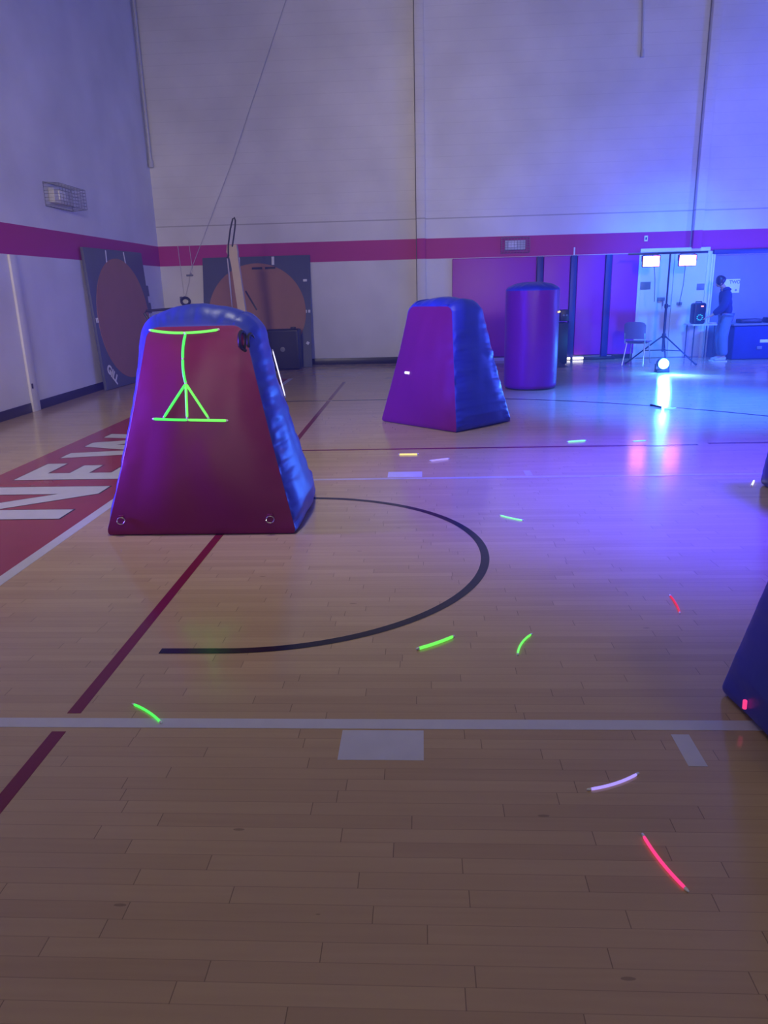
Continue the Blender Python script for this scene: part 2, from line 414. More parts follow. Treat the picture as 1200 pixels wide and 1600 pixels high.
G = 'inflatable bunkers on the court'
BR = (M['vred'], M['vblue'])
b1 = Bunker(seed=1)
t1 = thing('inflatable_bunker', 'large red and blue inflatable bunker with a glow stick figure on its front', 'inflatable bunker', (-1.49, 5.205, 0), 0, G)
b1.make(t1, BR, rings=((-.535, .105), (.475, .105)))
# black webbing loop near the top right seam of the first bunker
def strap(root, b):
    hx, hy = b.half(.955)
    c = Vector((hx-.035, -hy-.012, b.zz(.945)))
    mb = MB()
    for k, (dx, dy) in enumerate(((0, 0), (.045, .05))):
        pts = [c + Vector((dx-.028*cos(a)*.5+.02, dy-.03*cos(a)-.02, .055*sin(a)-.02*k-.02)) for a in [2*PI*i/16 for i in range(16)]]
        mb.tube(pts, .012, 8, closed=True)
    mb.tube([c+Vector((.0, -.03, -.05)), c+Vector((.03, -.01, -.09)), c+Vector((.05, .03, -.06))], .014, 8)
    mb.build('strap', M['black'], root)
strap(t1, b1)
b2 = Bunker(seed=5, w=1.23, d=.97, wt=.66, dt=.50, crown=.72)
t2 = thing('inflatable_bunker', 'red and blue tapered inflatable bunker standing alone mid court with one corner forward', 'inflatable bunker', (.275, 8.985, 0), radians(-44.5), G)
b2.make(t2, BR)
b3 = Bunker(seed=11, wt=.86, dt=.62)
t3 = thing('inflatable_bunker', 'dark blue inflatable bunker side cut by the right edge, nearest the camera', 'inflatable bunker', (1.87, 2.26, 0), radians(10), G)
b3.make(t3, BR)
b4 = Bunker(seed=17, wt=1.08, dt=.84)
t4 = thing('inflatable_bunker', 'dark blue sliver of an inflatable bunker at the right edge, behind the nearest one', 'inflatable bunker', (3.32, 5.36, 0), radians(4), G)
b4.make(t4, BR)

# cylinder bunker
tc_ = thing('inflatable_cylinder', 'tall upright red inflatable cylinder with a dark blue rounded top', 'inflatable bunker', (1.70, 11.98, 0), 0, G)
def cyl():
    R, Hc, n = .405, 1.47, 96
    vs = []; fs = []
    rows = 60
    for j in range(rows+1):
        t = j/rows; z = .012+t*(Hc-.012)
        for k in range(n):
            w = 2*PI*k/n
            r = R*(1+.012*sin(PI*t)) - .03*max(0, 1-t/.03)**2
            r += noise.noise(Vector((cos(w)*9, sin(w)*9, z*2.2)))*.010*(math.exp(-(1-t)*Hc/.12)) + noise.noise(Vector((cos(w)*1.6, sin(w)*1.6, z*2)))*.006
            vs.append((r*cos(w), r*sin(w), z))
    for j in range(rows):
        for k in range(n): fs.append([j*n+k, j*n+(k+1) % n, (j+1)*n+(k+1) % n, (j+1)*n+k])
    MB().add(vs, fs).build('side_panel', M['cred'], tc_)
    base = vs[-n:]
    tv = list(base); tf = []
    for i in range(1, 13):
        q = i/12; 
        for k in range(n):
            x, y, z = base[k]; s_ = cos(q*PI/2*.985)
            w = 2*PI*k/n
            tv.append((x*s_, y*s_, z + .125*sin(q*PI/2) + .012*noise.noise(Vector((cos(w)*6, sin(w)*6, q*2)))*sin(q*PI)))
    for i in range(12):
        for k in range(n): tf.append([i*n+k, i*n+(k+1) % n, (i+1)*n+(k+1) % n, (i+1)*n+k])
    tf.append([12*n+k for k in range(n)])
    MB().add(tv, tf).build('top_panel', M['vblue'], tc_)
    MB().lathe([(R*.93, .004), (R*.96, .012), (R*.96, .02)], 64).build('bottom_panel', M['vdark'], tc_)
cyl()

# ------------------------------------------------------------------ glow sticks
SG = 'glow sticks on the court floor'; FG = 'glow sticks of the stick figure'
def stick(pts, m, label, r=.006, group=SG, caps=True):
    pts = [Vector(p) for p in pts]
    # smooth sampling of a gentle curve through the given points (2 or 3 points)
    if len(pts) == 3:
        a, b, c = pts; ctrl = 2*b - (a+c)/2
        P = [a*(1-t)**2 + ctrl*2*t*(1-t) + c*t*t for t in [i/14 for i in range(15)]]
    else:
        P = [pts[0].lerp(pts[1], i/8) for i in range(9)]
    o = MB().tube(P, [r*.8]+[r]*(len(P)-2)+[r*.8], 10).build('glow_stick', m)
    tag(o, label, 'glow stick', group)
    if caps:
        for e, f in ((0, 1), (-1, -2)):
            d = (P[e]-P[f]).normalized()
            MB().tube([P[e]-d*.004, P[e]+d*.004, P[e]+d*.010], [r*.95, r*.9, r*.5], 10).build('end_cap', M['cap'], o)
    return o
def fstick(a, b, m, label, bend=0.0, r=.0047, caps=True):
    a = Vector((*a, r)); b = Vector((*b, r)); d = (b-a); n = Vector((-d.y, d.x, 0)).normalized()
    return stick([a, (a+b)/2+n*bend, b], m, label, r, SG, caps)
fstick((-1.15, 2.56), (-1.00, 2.435), M['g_green'], 'green glow stick at the left touching the near white lane line', .008)
fstick((-.03, 3.03), (.13, 3.15), M['g_lime'], 'lime glow stick lying just outside the near end of the black arc', -.006, .007)
fstick((.405, 2.98), (.49, 3.175), M['g_lime'], 'upright lime glow stick right of the black arc, bent', .014)
fstick((.54, 5.06), (.68, 4.94), M['g_mint'], 'pale green glow stick right of the top of the black arc', -.006)
fstick((1.26, 3.62), (1.24, 3.41), M['g_red'], 'short red glow stick left of the nearest right edge bunker', .006)
fstick((.52, 2.06), (.69, 2.14), M['g_violet'], 'pale violet glow stick below the white lane tick', -.010)
fstick((.63, 1.85), (.685, 1.65), M['g_pink'], 'hot pink glow stick, the nearest on the floor', -.008)
fstick((-.23, 7.12), (-.05, 7.115), M['g_yellow'], 'yellow glow stick in front of the standing alone bunker', 0, .007)
fstick((.07, 6.82), (.24, 6.90), M['g_violet'], 'pale lilac glow stick right of the yellow one', 0, .007)
fstick((1.48, 7.61), (1.67, 7.66), M['g_mint'], 'mint glow stick beyond the thin red line, right of the mid court bunker', 0, .007)
fstick((2.13, 7.59), (2.27, 7.62), M['g_aqua'], 'faint aqua glow stick beyond the thin red line, left below the blue lamp', 0, .005)
fstick((3.06, 9.60), (3.22, 9.66), M['g_aqua'], 'thin pale blue glow stick below the blue floor lamp, on the black line', 0, .006)
tag(MB().tube([(2.98, 9.93, .010), (3.06, 9.72, .010)], .010, 8).build('glow_stick', M['black']), 'spent dark glow stick under the blue lamp reflection', 'glow stick', SG)
fstick((2.56, 5.78), (2.64, 5.93), M['g_white'], 'white glow stick against the foot of the far right edge bunker', 0, .007)
M3 = Matrix.Translation(t3.location) @ Matrix.Rotation(radians(10), 4, 'Z')
q1 = M3 @ (b3.gusset(3, .035, .62) + Vector((-.010, 0, 0))); q2 = M3 @ (b3.gusset(3, .058, .62) + Vector((-.010, 0, 0)))
tag(MB().tube([q1, q2], .0075, 10).build('glow_stick', M['g_pink']), 'pink glow stick tip at the base of the nearest right edge bunker', 'glow stick')

# stick figure on the front of the first bunker (world x, z -> local)
def figpts(p, q, mid=None, r=.0085):
    out = []
    for (x, z) in ([p, mid, q] if mid else [p, ((p[0]+q[0])/2, (p[1]+q[1])/2), q]):
        out.append(t1.location + b1.on_front(x+1.49, z, r*.9))
    return out
def fig(p, q, m, label, mid=None): return stick(figpts(p, q, mid), m, label, .0085, FG)
FIG = dict(tl=(-1.79, 1.325), tm=(-1.56, 1.303), tr=(-1.335, 1.318), mid=(-1.568, 1.14), hub=(-1.548, .985), f1=(-1.70, .775), f2=(-1.545, .77), f3=(-1.405, .765), bl=(-1.775, .762), bm=(-1.54, .755), br=(-1.285, .745))
fig(FIG['tl'], FIG['tm'], M['g_lime'], 'lime glow stick, left half of the top bar on the red front', (-1.675, 1.308))
fig(FIG['tm'], FIG['tr'], M['g_lime'], 'lime glow stick, right half of the top bar on the red front', (-1.447, 1.306))
fig((-1.553, 1.295), FIG['mid'], M['g_green'], 'green glow stick, upper half of the upright on the red front', (-1.567, 1.218))
fig(FIG['mid'], FIG['hub'], M['g_green'], 'green glow stick, lower half of the upright on the red front', (-1.564, 1.062))
fig(FIG['hub'], FIG['f1'], M['g_green'], 'green glow stick, left slanting leg of the stick figure')
fig(FIG['hub'], FIG['f2'], M['g_lime'], 'lime glow stick, middle leg of the stick figure')
fig(FIG['hub'], FIG['f3'], M['g_lime'], 'yellow green glow stick, right slanting leg of the stick figure')
fig(FIG['bl'], FIG['bm'], M['g_green'], 'green glow stick, left half of the bottom bar on the red front')
fig(FIG['bm'], FIG['br'], M['g_lime'], 'yellow green glow stick, right half of the bottom bar on the red front')
# white stick along the right face of the first bunker
w1 = t1.location + b1.gusset(1, .84, .45) + Vector((.009, 0, .002)); w2 = t1.location + b1.gusset(1, .60, .50) + Vector((.009, 0, .002))
stick([w1, w2], M['g_white'], 'white glow stick on the right sloping side of the large front bunker', .0045, None)
# stub on bunker 2's red face and on the cylinder
def on_b2(lx, lz):
    return t2.matrix_basis @ b2.on_front(lx, lz, .006)
bpy.context.view_layer.update()
M2 = Matrix.Translation(t2.location) @ Matrix.Rotation(radians(-44.5), 4, 'Z')
tag(MB().tube([M2 @ b2.on_front(-.235, .605, .006), M2 @ b2.on_front(-.165, .605, .006)], .016, 10).build('glow_stick', M['g_white']), 'short white glow stick stuck on the red face of the mid court bunker', 'glow stick')
tag(MB().tube([(2.055, 11.74, 1.15), (2.083, 11.77, 1.155)], .014, 10).build('glow_stick', M['g_yellow']), 'small yellow glow stick on the right edge of the red cylinder', 'glow stick')

# ------------------------------------------------------------------ back wall: pads, posts, doors
PG = 'red wall pads'
def pad(x0, x1, label):
    t = thing('wall_pad', label, 'wall pad', ((x0+x1)/2, YB, 0), 0, PG)
    w = x1-x0
    MB().box((0, -.035, 1.10), (w, .06, 2.02), .018, seg=3).build('cushion', M['padred'], t)
    MB().box((0, -.005, .10), (w-.02, .008, .06)).build('bottom_lip', M['black'], t)
pad(.655, 2.395, 'widest red wall pad at the left end, behind the cylinder')
pad(2.54, 3.085, 'narrow red wall pad second from the left, right of the cylinder')
pad(3.23, 3.80, 'red wall pad between the two tall dark posts')
pad(3.935, 4.50, 'red wall pad next to the pale double doors')
for x, lab in ((2.467, 'dark post on the wall above the top of the red cylinder'), (3.157, 'tall dark post with a white tip between red pads'), (3.868, 'plain dark post on the wall left of the chair')):
    t = thing('wall_post', lab, 'post', (x, YB, 0), 0, 'dark posts between pads')
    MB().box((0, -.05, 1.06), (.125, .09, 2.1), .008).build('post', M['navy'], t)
    if abs(x-3.157) < .01: MB().box((.0, -.05, 2.19), (.03, .03, .16), .004).build('tip', M['paintwhite'], t)

tb = thing('tube_light', 'bright white tube lying at the foot of the white tipped post', 'tube light', (3.17, 16.33, 0))
MB().tube([(-.27, 0, .035), (-.02, 0, .035)], .022, 12).build('tube', M['tube'], tb)
MB().tube([(.02, 0, .035), (.25, 0, .035)], .022, 12).build('tube', M['tube'], tb)
MB().box((0, 0, .028), (.05, .06, .056), .005).build('clamp', M['black'], tb)
# low black bar along the foot of the pads
tag(MB().box((3.75, 16.37, .03), (.66, .10, .06), .012).build('floor_bar', M['black']), 'low black bar on the floor below the pads left of the chair', 'bar')

# doors
d1 = struct(thing('door_1', 'pale double doors behind the light stand', None, (5.20, YB, 0)))
del d1['label']
x0, x1 = -.66, .66
MB().box((0, -.03, 2.165), (1.40, .07, .075), .006).box((x0-.035, -.03, 1.06), (.07, .07, 2.13), .006).box((x1+.035, -.03, 1.06), (.07, .07, 2.13), .006).build('door_frame', M['frame'], d1)
for k, (a, b) in enumerate(((x0, -.004), (.004, x1))):
    c = (a+b)/2
    lf = MB().box((c, -.03, 1.065), (b-a, .045, 2.11), .004).build('door_leaf', M['door'], d1)
    if k == 0:
        MB().box((x0+.10, -.058, 1.475), (.22, .012, .15), .003).build('door_plate', M['plate'], lf)
        MB().box((-.22, -.075, 1.20), (.15, .05, .07), .008).tube([(-.19, -.11, 1.19), (-.185, -.11, 1.06)], .012, 8).build('door_handle', M['plate'], lf)
    else:
        MB().box((x1-.09, -.058, 1.425), (.15, .012, .125), .003).build('door_plate', M['plate'], lf)
        MB().box((.16, -.075, 1.10), (.10, .05, .06), .008).build('door_handle', M['plate'], lf)

# blue grey panelled section right of the doors
struct(MB().box((7.62, YB-.02, 1.02), (3.3, .04, 2.04)).build('trim_4', M['panel'], smooth=False))
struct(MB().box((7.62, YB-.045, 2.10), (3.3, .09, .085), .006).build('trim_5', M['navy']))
struct(MB().box((5.945, YB-.05, 1.03), (.035, .1, 2.06), .004).box((5.995, YB-.04, 1.03), (.03, .08, 2.06), .004).build('trim_6', M['paintwhite']))

def text_mesh(name, s, size, m, parent, mw, depth=.002):
    cu = bpy.data.curves.new('tmp_text', 'FONT'); cu.body = s; cu.size = size; cu.extrude = depth; cu.align_x = 'CENTER'; cu.align_y = 'CENTER'; cu.offset = size*.035
    o = bpy.data.objects.new('tmp_text', cu); COL.objects.link(o)
    dg = bpy.context.evaluated_depsgraph_get(); me = bpy.data.meshes.new_from_object(o.evaluated_get(dg))
    bpy.data.objects.remove(o); bpy.data.curves.remove(cu)
    me.transform(mw); me.materials.clear(); me.materials.append(m); me.name = name
    n = bpy.data.objects.new(name, me); COL.objects.link(n)
    if parent: n.parent = parent
    return n
sg = thing('paper_sign', 'white paper sign on the wall behind the person', 'sign', (6.385, YB-.045, 1.425))
MB().box((0, 0, 0), (.36, .004, .275)).build('sheet', M['paper'], sg, smooth=False)
text_mesh('lettering', 'TWO', .09, M['plate'], sg, Matrix.Translation((.075, -.003, .075)) @ Matrix.Rotation(PI/2, 4, 'X'), .0008)
MB().lathe([(.022, -.001), (.022, .001)], 20).build('dot', M['plate'], sg, loc=(.11, -.003, -.085), rot=(PI/2, 0, 0))
# wall box on the stripe
wb = thing('wall_box', 'small white box with a dark centre on the red stripe above the doors', 'wall box', (4.60, YB, 2.40))
MB().box((0, -.015, 0), (.07, .03, .11), .005).build('cover', M['paintwhite'], wb)
MB().box((0, -.032, 0), (.03, .006, .05), .002).build('socket', M['black'], wb)

# long low covered table / case right of the person with things on it
cs = thing('storage_case', 'long low dark covered case along the wall at the right edge', 'case', (7.55, 15.95, 0))
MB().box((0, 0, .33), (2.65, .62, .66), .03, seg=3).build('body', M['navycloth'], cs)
MB().box((0, 0, .685), (2.70, .66, .035), .01).build('lid', M['plate'], cs)
MB().box((-.70, -.315, .36), (.20, .012, .06), .002).build('label_plate', M['paper'], cs)
MB().box((-.80, -.318, .23), (.10, .02, .06), .004).build('latch', M['plate'], cs)
tag(MB().box((6.62, 15.95, .745), (.42, .28, .082), .02, seg=3).build('folded_cloth', M['black']), 'dark folded cloth on the case just behind the person', 'cloth')
tag(MB().box((7.25, 15.95, .755), (.62, .30, .10), .025, seg=3).box((7.36, 15.95, .80), (.30, .22, .05), .015).build('equipment_bag', M['black']), 'dark flat bag on the case at the right edge', 'bag')

# ------------------------------------------------------------------ caged wall lights
def caged_light(label, loc, rz, w=.55, h=.28, dep=.16):
    t = thing('caged_wall_light', label, 'wall light', loc, rz, 'caged emergency lights')
    MB().box((0, -.05, 0), (w*.72, .09, h*.62), .012).build('housing', M['lampbody'], t)
    hs = MB().box((-.06, -.105, .01), (w*.30, .02, h*.38), .006).build('lens', M['paintwhite'], t)
    mb = MB(); n = 9
    for i in range(n+1):
        x = -w/2 + w*i/n; ins = .02
        mb.tube([(x, 0, h/2), (x, -dep, h/2-ins), (x, -dep, -h/2+ins), (x, 0, -h/2)], .0035, 6)
    for j in range(7):
        z = -h/2+.02 + (h-.04)*j/6
        mb.tube([(-w/2, 0, z), (-w/2, -dep, z), (w/2, -dep, z), (w/2, 0, z)], .0035, 6)
    mb.tube([(-w/2, -.003, -h/2), (w/2, -.003, -h/2), (w/2, -.003, h/2), (-w/2, -.003, h/2)], .006, 6, closed=True)
    mb.build('wire_guard', M['cage'], t)
caged_light('caged light on the red stripe of the back wall', (1.945, YB, 2.345), 0, .57, .31)
caged_light('caged light high on the left wall above the red stripe', (XL, 12.12, 3.02), radians(90), .90, .33, .24)
# the left wall is at -X: rz = 90deg turns the lamp's -y side to +x

# conduits
def conduit(pts, label, r=.02):
    t = MB().tube(pts, r, 10)
    t.tube([pts[-1], (pts[-1][0], pts[-1][1], pts[-1][2]+.13)], r*1.7, 10)
    return tag(t.build('conduit_pipe', M['lampbody']), label, 'pipe')
conduit([(XL+.06, 16.40, ZC), (XL+.06, 16.42, 4.05)], 'grey pipe running down the corner of the two walls', .030)
conduit([(4.15, YB-.04, ZC), (4.28, YB-.04, 5.68)], 'thin pipe ending high on the back wall at the right', .022)
# winch rope, hooks and ring
wr = thing('wall_pulley', 'black pulley ring on the back wall above the front bunker', 'pulley', (-5.05, YB, 1.40))
MB().tube([(.09*cos(a), -.05, .075*sin(a)) for a in [2*PI*i/24 for i in range(24)]], .026, 10, closed=True).build('ring', M['black'], wr)
MB().box((-.10, -.02, .06), (.05, .04, .08), .008).tube([(-.10, -.04, .06), (0, -.05, .10)], .012, 8).build('bracket', M['plate'], wr)
tag(MB().tube([(-5.04, YB-.05, 1.50), (-4.93, YB-.05, 1.80), (-4.9, YB-.05, 1.97), (-3.79, YB-.06, 4.14), (-1.85, YB-.06, 8.39)], .006, 6).build('hoist_rope', M['rope']), 'long thin rope slanting up the back wall from the pulley', 'rope')
hk = MB().box((-4.91, YB-.03, 1.93), (.14, .06, .035), .008).tube([(-4.88, YB-.05, 1.93), (-4.87, YB-.06, 1.98)], .01, 6)
tag(hk.build('rope_cleat', M['plate']), 'small metal cleat on the wall above the pulley', 'cleat')
tag(MB().tube([(-5.11, YB-.02, 2.55), (-5.08, YB-.02, 1.55)], .006, 6).build('cord', M['rope']), 'thin cord hanging down the back wall, left of the cleat', 'cord')
tag(MB().tube([(-4.87, YB-.02, 2.62), (-4.84, YB-.02, 2.0)], .006, 6).build('cord', M['rope']), 'thin cord hanging down to the metal cleat', 'cord')
tag(MB().box((XL+.046, 10.38, .36), (.02, .016, .07), .003).build('wall_hook', M['black']), 'tiny dark hook low on the left wall', 'hook')

# ------------------------------------------------------------------ ring boards leaning on the walls
def ring_board(label, loc, rz, lean, w, h, brand, marks):
    """local: x along the board, z up the board, -y the face"""
    t = thing('ring_board', label, 'board', loc, rz, 'square boards with round brown centres')
    Rl = Matrix.Rotation(-lean, 4, 'X')
    def b(mb, name, m, parent=t):
        o = mb.build(name, m, parent)
        if parent is t: o.matrix_basis = Rl
        return o
    bd = b(MB().box((0, .03, h/2), (w, .05, h), .006), 'panel', M['board'])
    n = 96; cz = h*.5 - .02
    mb = MB(); mb.lathe([(1.035, -.006), (1.035, .006)], n, Matrix.Translation((0, .004, cz)) @ Matrix.Rotation(PI/2, 4, 'X'))
    b(mb, 'disc', M['disc'])
    for (x, z, dx, dz, an) in marks:
        mb = MB(); mb.box((0, 0, 0), (dx, .006, dz), .001, Matrix.Translation((x, .003, z)) @ Matrix.Rotation(an, 4, 'Y'))
        b(mb, 'white_mark', M['paintwhite'])
    if brand:
        o = text_mesh('lettering', 'GILL', .21, M['paintwhite'], t, Rl @ Matrix.Translation((-w/2+.30, .002, .24)) @ Matrix.Rotation(radians(42), 4, 'Y') @ Matrix.Rotation(PI/2, 4, 'X'), .002)
        for z in (1.30, 1.62):
            mb = MB().box((w/2+.02, .03, z), (.17, .04, .20), .01); b(mb, 'side_latch', M['board'])
        b(MB().box((w/2+.04, .03, 1.46), (.10, .03, .04), .004), 'white_mark', M['paintwhite'])
    else:
        mb = MB(); mb.box((.02, -.006, cz+.93), (.22, .004, .045), .001).box((.30, -.006, cz+.93), (.22, .004, .045), .001)
        b(mb, 'black_mark', M['black'])
        mb = MB(); mb.box((0, 0, 0), (.035, .004, .46), .001, Matrix.Translation((-.12, -.006, cz+.27)) @ Matrix.Rotation(radians(-30), 4, 'Y'))
        b(mb, 'black_mark', M['black'])
    return t
# left board: near lower corner (-5.36,12.58), far lower corner (-5.22,14.85)
ang = math.atan2(14.85-12.58, .14)
ring_board('grey square board with round brown centre leaning on the left wall', (-5.29, 13.715, .008), ang, radians(2.5), 2.28, 2.32, True,
           [(-.36, 2.20, .03, .20, radians(8)), (.36, 2.20, .03, .20, radians(-6)), (-1.09, 1.16, .03, .08, 0), (-1.03, 1.16, .05, .08, 0), (1.09, 1.16, .04, .08, 0)])
ring_board('grey square board with round brown centre leaning on the back wall', (-3.46, 15.94, .008), 0, radians(12.5), 2.28, 2.32, False,
           [(.36, 2.22, .055, .17, 0), (-.36, 2.22, .04, .17, 0), (1.03, 1.16, .05, .06, 0), (1.105, 1.16, .045, .06, 0), (1.03, 1.80, .08, .05, 0), (1.06, .50, .06, .06, .6)])

# black loudspeaker in front of the board
sp = thing('floor_speaker', 'black square loudspeaker on the floor in front of the brown disc board', 'loudspeaker', (-2.83, 15.62, 0))
MB().box((0, 0, .415), (.68, .34, .80), .03, seg=3).build('cabinet', M['black'], sp)
MB().box((0, -.172, .415), (.60, .015, .72), .006).build('grille', M['grille'], sp)
MB().lathe([(.04, -.004), (.05, .004), (.03, .008)], 24, Matrix.Translation((0, -.182, .42)) @ Matrix.Rotation(PI/2, 4, 'X')).build('badge', M['plate'], sp)
MB().box((.21, 0, .832), (.10, .10, .04), .010).build('handle', M['black'], sp)
for sx_ in (-.28, .28): MB().box((sx_, 0, .008), (.06, .2, .016), .004).build('rubber_foot', M['black'], sp)

# hand cart with a bent handle behind the front bunker
hc = thing('hand_cart', 'black cart handle showing behind the left edge of the front bunker', 'cart', (-3.72, 10.6, 0))
MB().tube([(.42, 0, .35), (.10, 0, .92), (-.02, 0, 1.10), (-.13, 0, 1.31), (-.10, 0, 1.34), (.30, 0, 1.36)], .018, 10).build('handle', M['black'], hc)
MB().box((.02, 0, 1.10), (.15, .08, .12), .015).build('clamp', M['black'], hc)
MB().box((.40, 0, .62), (.50, .10, .90), .03).build('frame', M['blackcloth'], hc)
MB().box((.42, .0, .13), (.60, .45, .05), .012).build('deck', M['black'], hc)
for sx_ in (.18, .66):
    for sy_ in (-.17, .17):
        MB().lathe([(.045, -.02), (.052, -.012), (.052, .012), (.045, .02)], 20, Matrix.Translation((sx_, sy_, .053)) @ Matrix.Rotation(PI/2, 4, 'X')).build('wheel', M['black'], hc)

# tan upright with a narrow black loop on top
up = thing('hoop_post', 'tan curved upright with a narrow black wire loop on top', 'post', (-3.00, 13.0, 0))
def ribbon(mb, pts, w, th):
    vs = []; fs = []
    for (x, z, ww) in pts:
        for a, b in ((-1, -1), (1, -1), (1, 1), (-1, 1)): vs.append((x+a*ww/2, b*th/2, z))
    for i in range(len(pts)-1):
        for k in range(4): fs.append([i*4+k, i*4+(k+1) % 4, (i+1)*4+(k+1) % 4, (i+1)*4+k])
    fs += [[3, 2, 1, 0], [(len(pts)-1)*4+k for k in range(4)]]
    return mb.add(vs, fs)
ribbon(MB(), [(.03, .03, .13), (.00, .8, .13), (-.03, 1.25, .13), (-.06, 1.65, .13), (-.085, 2.0, .13), (-.10, 2.12, .14), (-.12, 2.20, .19), (-.115, 2.31, .155)], .13, .09).build('upright', M['wood'], up)
MB().box((.03, 0, .02), (.5, .5, .04), .01).build('base_plate', M['darkmetal'], up)
lp = [(-.185+.0, 2.12), (-.17, 2.3), (-.115, 2.55), (-.06, 2.71), (-.035, 2.73), (-.02, 2.68), (-.03, 2.6), (-.07, 2.42), (-.105, 2.28)]
MB().tube([(x, -.05, z) for x, z in lp], .013, 8).build('wire_loop', M['black'], up)
MB().tube([(-.20, -.06, 2.10), (-.19, -.06, 1.75), (-.185, -.06, 1.25)], [.009, .016, .006], 8).build('thin_rod', M['steel'], up)
MB().tube([(-.20, -.06, 2.10), (-.175, -.055, 2.16)], .016, 8).build('rod_clip', M['black'], up)
MB().tube([(-.185, -.06, 1.25), (-.08, -.02, 1.22)], .009, 8).build('rod_clip', M['black'], up)

# dark equipment beside the cylinder
dk = thing('equipment_stack', 'dark boxes half hidden behind the right side of the red cylinder', 'equipment', (2.63, 15.6, 0))
MB().box((0, 0, .42), (.56, .4, .80), .02).build('cabinet', M['black'], dk)
MB().box((.20, -.05, .955), (.17, .24, .22), .012).build('mixer', M['black'], dk)
for k in range(2): MB().lathe([(.018, 0), (.018, .02)], 16, Matrix.Translation((.18+.06*k, -.17, .96)) @ Matrix.Rotation(PI/2, 4, 'X')).build('knob', M['plate'], dk)
for sx_ in (-.22, .22): MB().box((sx_, 0, .01), (.08, .3, .02), .004).build('rubber_foot', M['black'], dk)
bt = MB()
ribv = [(-.05, .16, .10), (-.045, .09, .10), (.0, .05, .20), (.04, .012, .28)]
ribbon(bt, [(x, z, w) for x, z, w in ribv][::-1], .1, .11)
o = bt.build('boot', M['black']); o.location = (2.66, 14.95, 0); tag(o, 'dark boot shaped object on the floor at the right foot of the red cylinder', 'boot')

# ------------------------------------------------------------------ light stand with two flood lights
SX, SY = 4.765, 15.35
ls = thing('light_stand', 'tall black tripod light stand with a crossbar in front of the doors', 'light stand', (SX, SY, 0))
MB().tube([(0, 0, .22), (0, 0, 1.1)], .024, 12).build('lower_pole', M['darkmetal'], ls)
MB().tube([(0, 0, 1.08), (0, 0, 2.05)], .017, 12).build('upper_pole', M['darkmetal'], ls)
MB().lathe([(.03, 1.05), (.036, 1.06), (.036, 1.12), (.03, 1.13)], 16).tube([(.03, 0, 1.09), (.075, 0, 1.09)], .012, 8).build('clamp_collar', M['black'], ls)
MB().lathe([(.032, .48), (.038, .49), (.038, .56), (.032, .57)], 16).build('leg_collar', M['black'], ls)
MB().box((-.045, 0, 2.065), (1.50, .034, .034), .006).build('crossbar', M['darkmetal'], ls)
for a in (-52, 68, 188):
    ca, sa = cos(radians(a)), sin(radians(a))
    lg = MB().tube([(.03*ca, .03*sa, .52), (.74*ca, .74*sa, .016)], .014, 10).build('leg', M['darkmetal'], ls)
    MB().tube([(.40*ca, .40*sa, .255), (.02*ca, .02*sa, .25)], .009, 8).build('brace', M['darkmetal'], lg)
    MB().tube([(.72*ca, .72*sa, .03), (.76*ca, .76*sa, .013)], .018, 10).build('rubber_foot', M['black'], lg)
def flood(x, label, cable):
    t = thing('flood_light', label, 'flood light', (x, SY-.05, 1.925), 0, 'flood lights on the stand')
    MB().box((0, .035, 0), (.33, .06, .21), .02, seg=3).build('housing', M['black'], t)
    MB().box((0, .0, 0), (.305, .012, .185), .004, seg=2).build('led_panel', M['led'], t)
    MB().tube([(-.17, .03, .0), (-.175, .03, .10), (-.10, .05, .125), (.10, .05, .125), (.175, .03, .10), (.17, .03, .0)], .008, 6).build('yoke', M['black'], t)
    MB().tube(cable, .006, 6).build('cable', M['black'], t)
flood(4.40, 'pink glowing flood light on the left of the crossbar', [(.08, .05, -.10), (.11, .05, -.35), (.13, .05, -.75)])
flood(5.085, 'pink glowing flood light on the right of the crossbar', [(-.02, .05, -.10), (-.03, .05, -.45), (-.08, .05, -.84)])

# blue lamp on the floor
bl = thing('party_lamp', 'dazzling blue white lamp standing on the floor in front of the light stand', 'lamp', (4.27, 13.62, 0))
MB().box((0, .10, .025), (.22, .18, .05), .012).build('base', M['black'], bl)
MB().tube([(-.115, .10, .04), (-.12, .10, .15)], .012, 8).tube([(.115, .10, .04), (.12, .10, .15)], .012, 8).build('yoke', M['black'], bl)
MB().lathe([(.06, -.14), (.09, -.10), (.10, 0), (.102, .03), (.09, .035)], 28, Matrix.Translation((0, .06, .155)) @ Matrix.Rotation(PI/2, 4, 'X')).build('housing', M['black'], bl)
MB().lathe([(.088, 0), (.086, .02), (.07, .042), (.04, .058), (.01, .064)], 28, Matrix.Translation((0, .028, .155)) @ Matrix.Rotation(PI/2, 4, 'X')).build('lens', M['bluelens'], bl)

# ------------------------------------------------------------------ chair, table, speaker
ch = thing('plastic_chair', 'lilac plastic stacking chair standing in front of the doors', 'chair', (4.08, 14.88, 0), radians(-32))
def shell(fn, nu, nv, th, nrm):
    vs = [fn(i/nu, j/nv) for j in range(nv+1) for i in range(nu+1)]
    m = len(vs); vs = vs + [Vector(p)+Vector(nrm)*th for p in vs]
    fs = []
    W = nu+1
    for j in range(nv):
        for i in range(nu):
            a = j*W+i; fs.append([a, a+1, a+W+1, a+W]); fs.append([m+a, m+a+W, m+a+W+1, m+a+1])
    for i in range(nu):
        a = i; fs.append([a, m+a, m+a+1, a+1]); a = nv*W+i; fs.append([a, a+1, m+a+1, m+a])
    for j in range(nv):
        a = j*W; fs.append([a, a+W, m+a+W, m+a]); a = j*W+nu; fs.append([a, m+a, m+a+W, a+W])
    return MB().add(vs, fs)
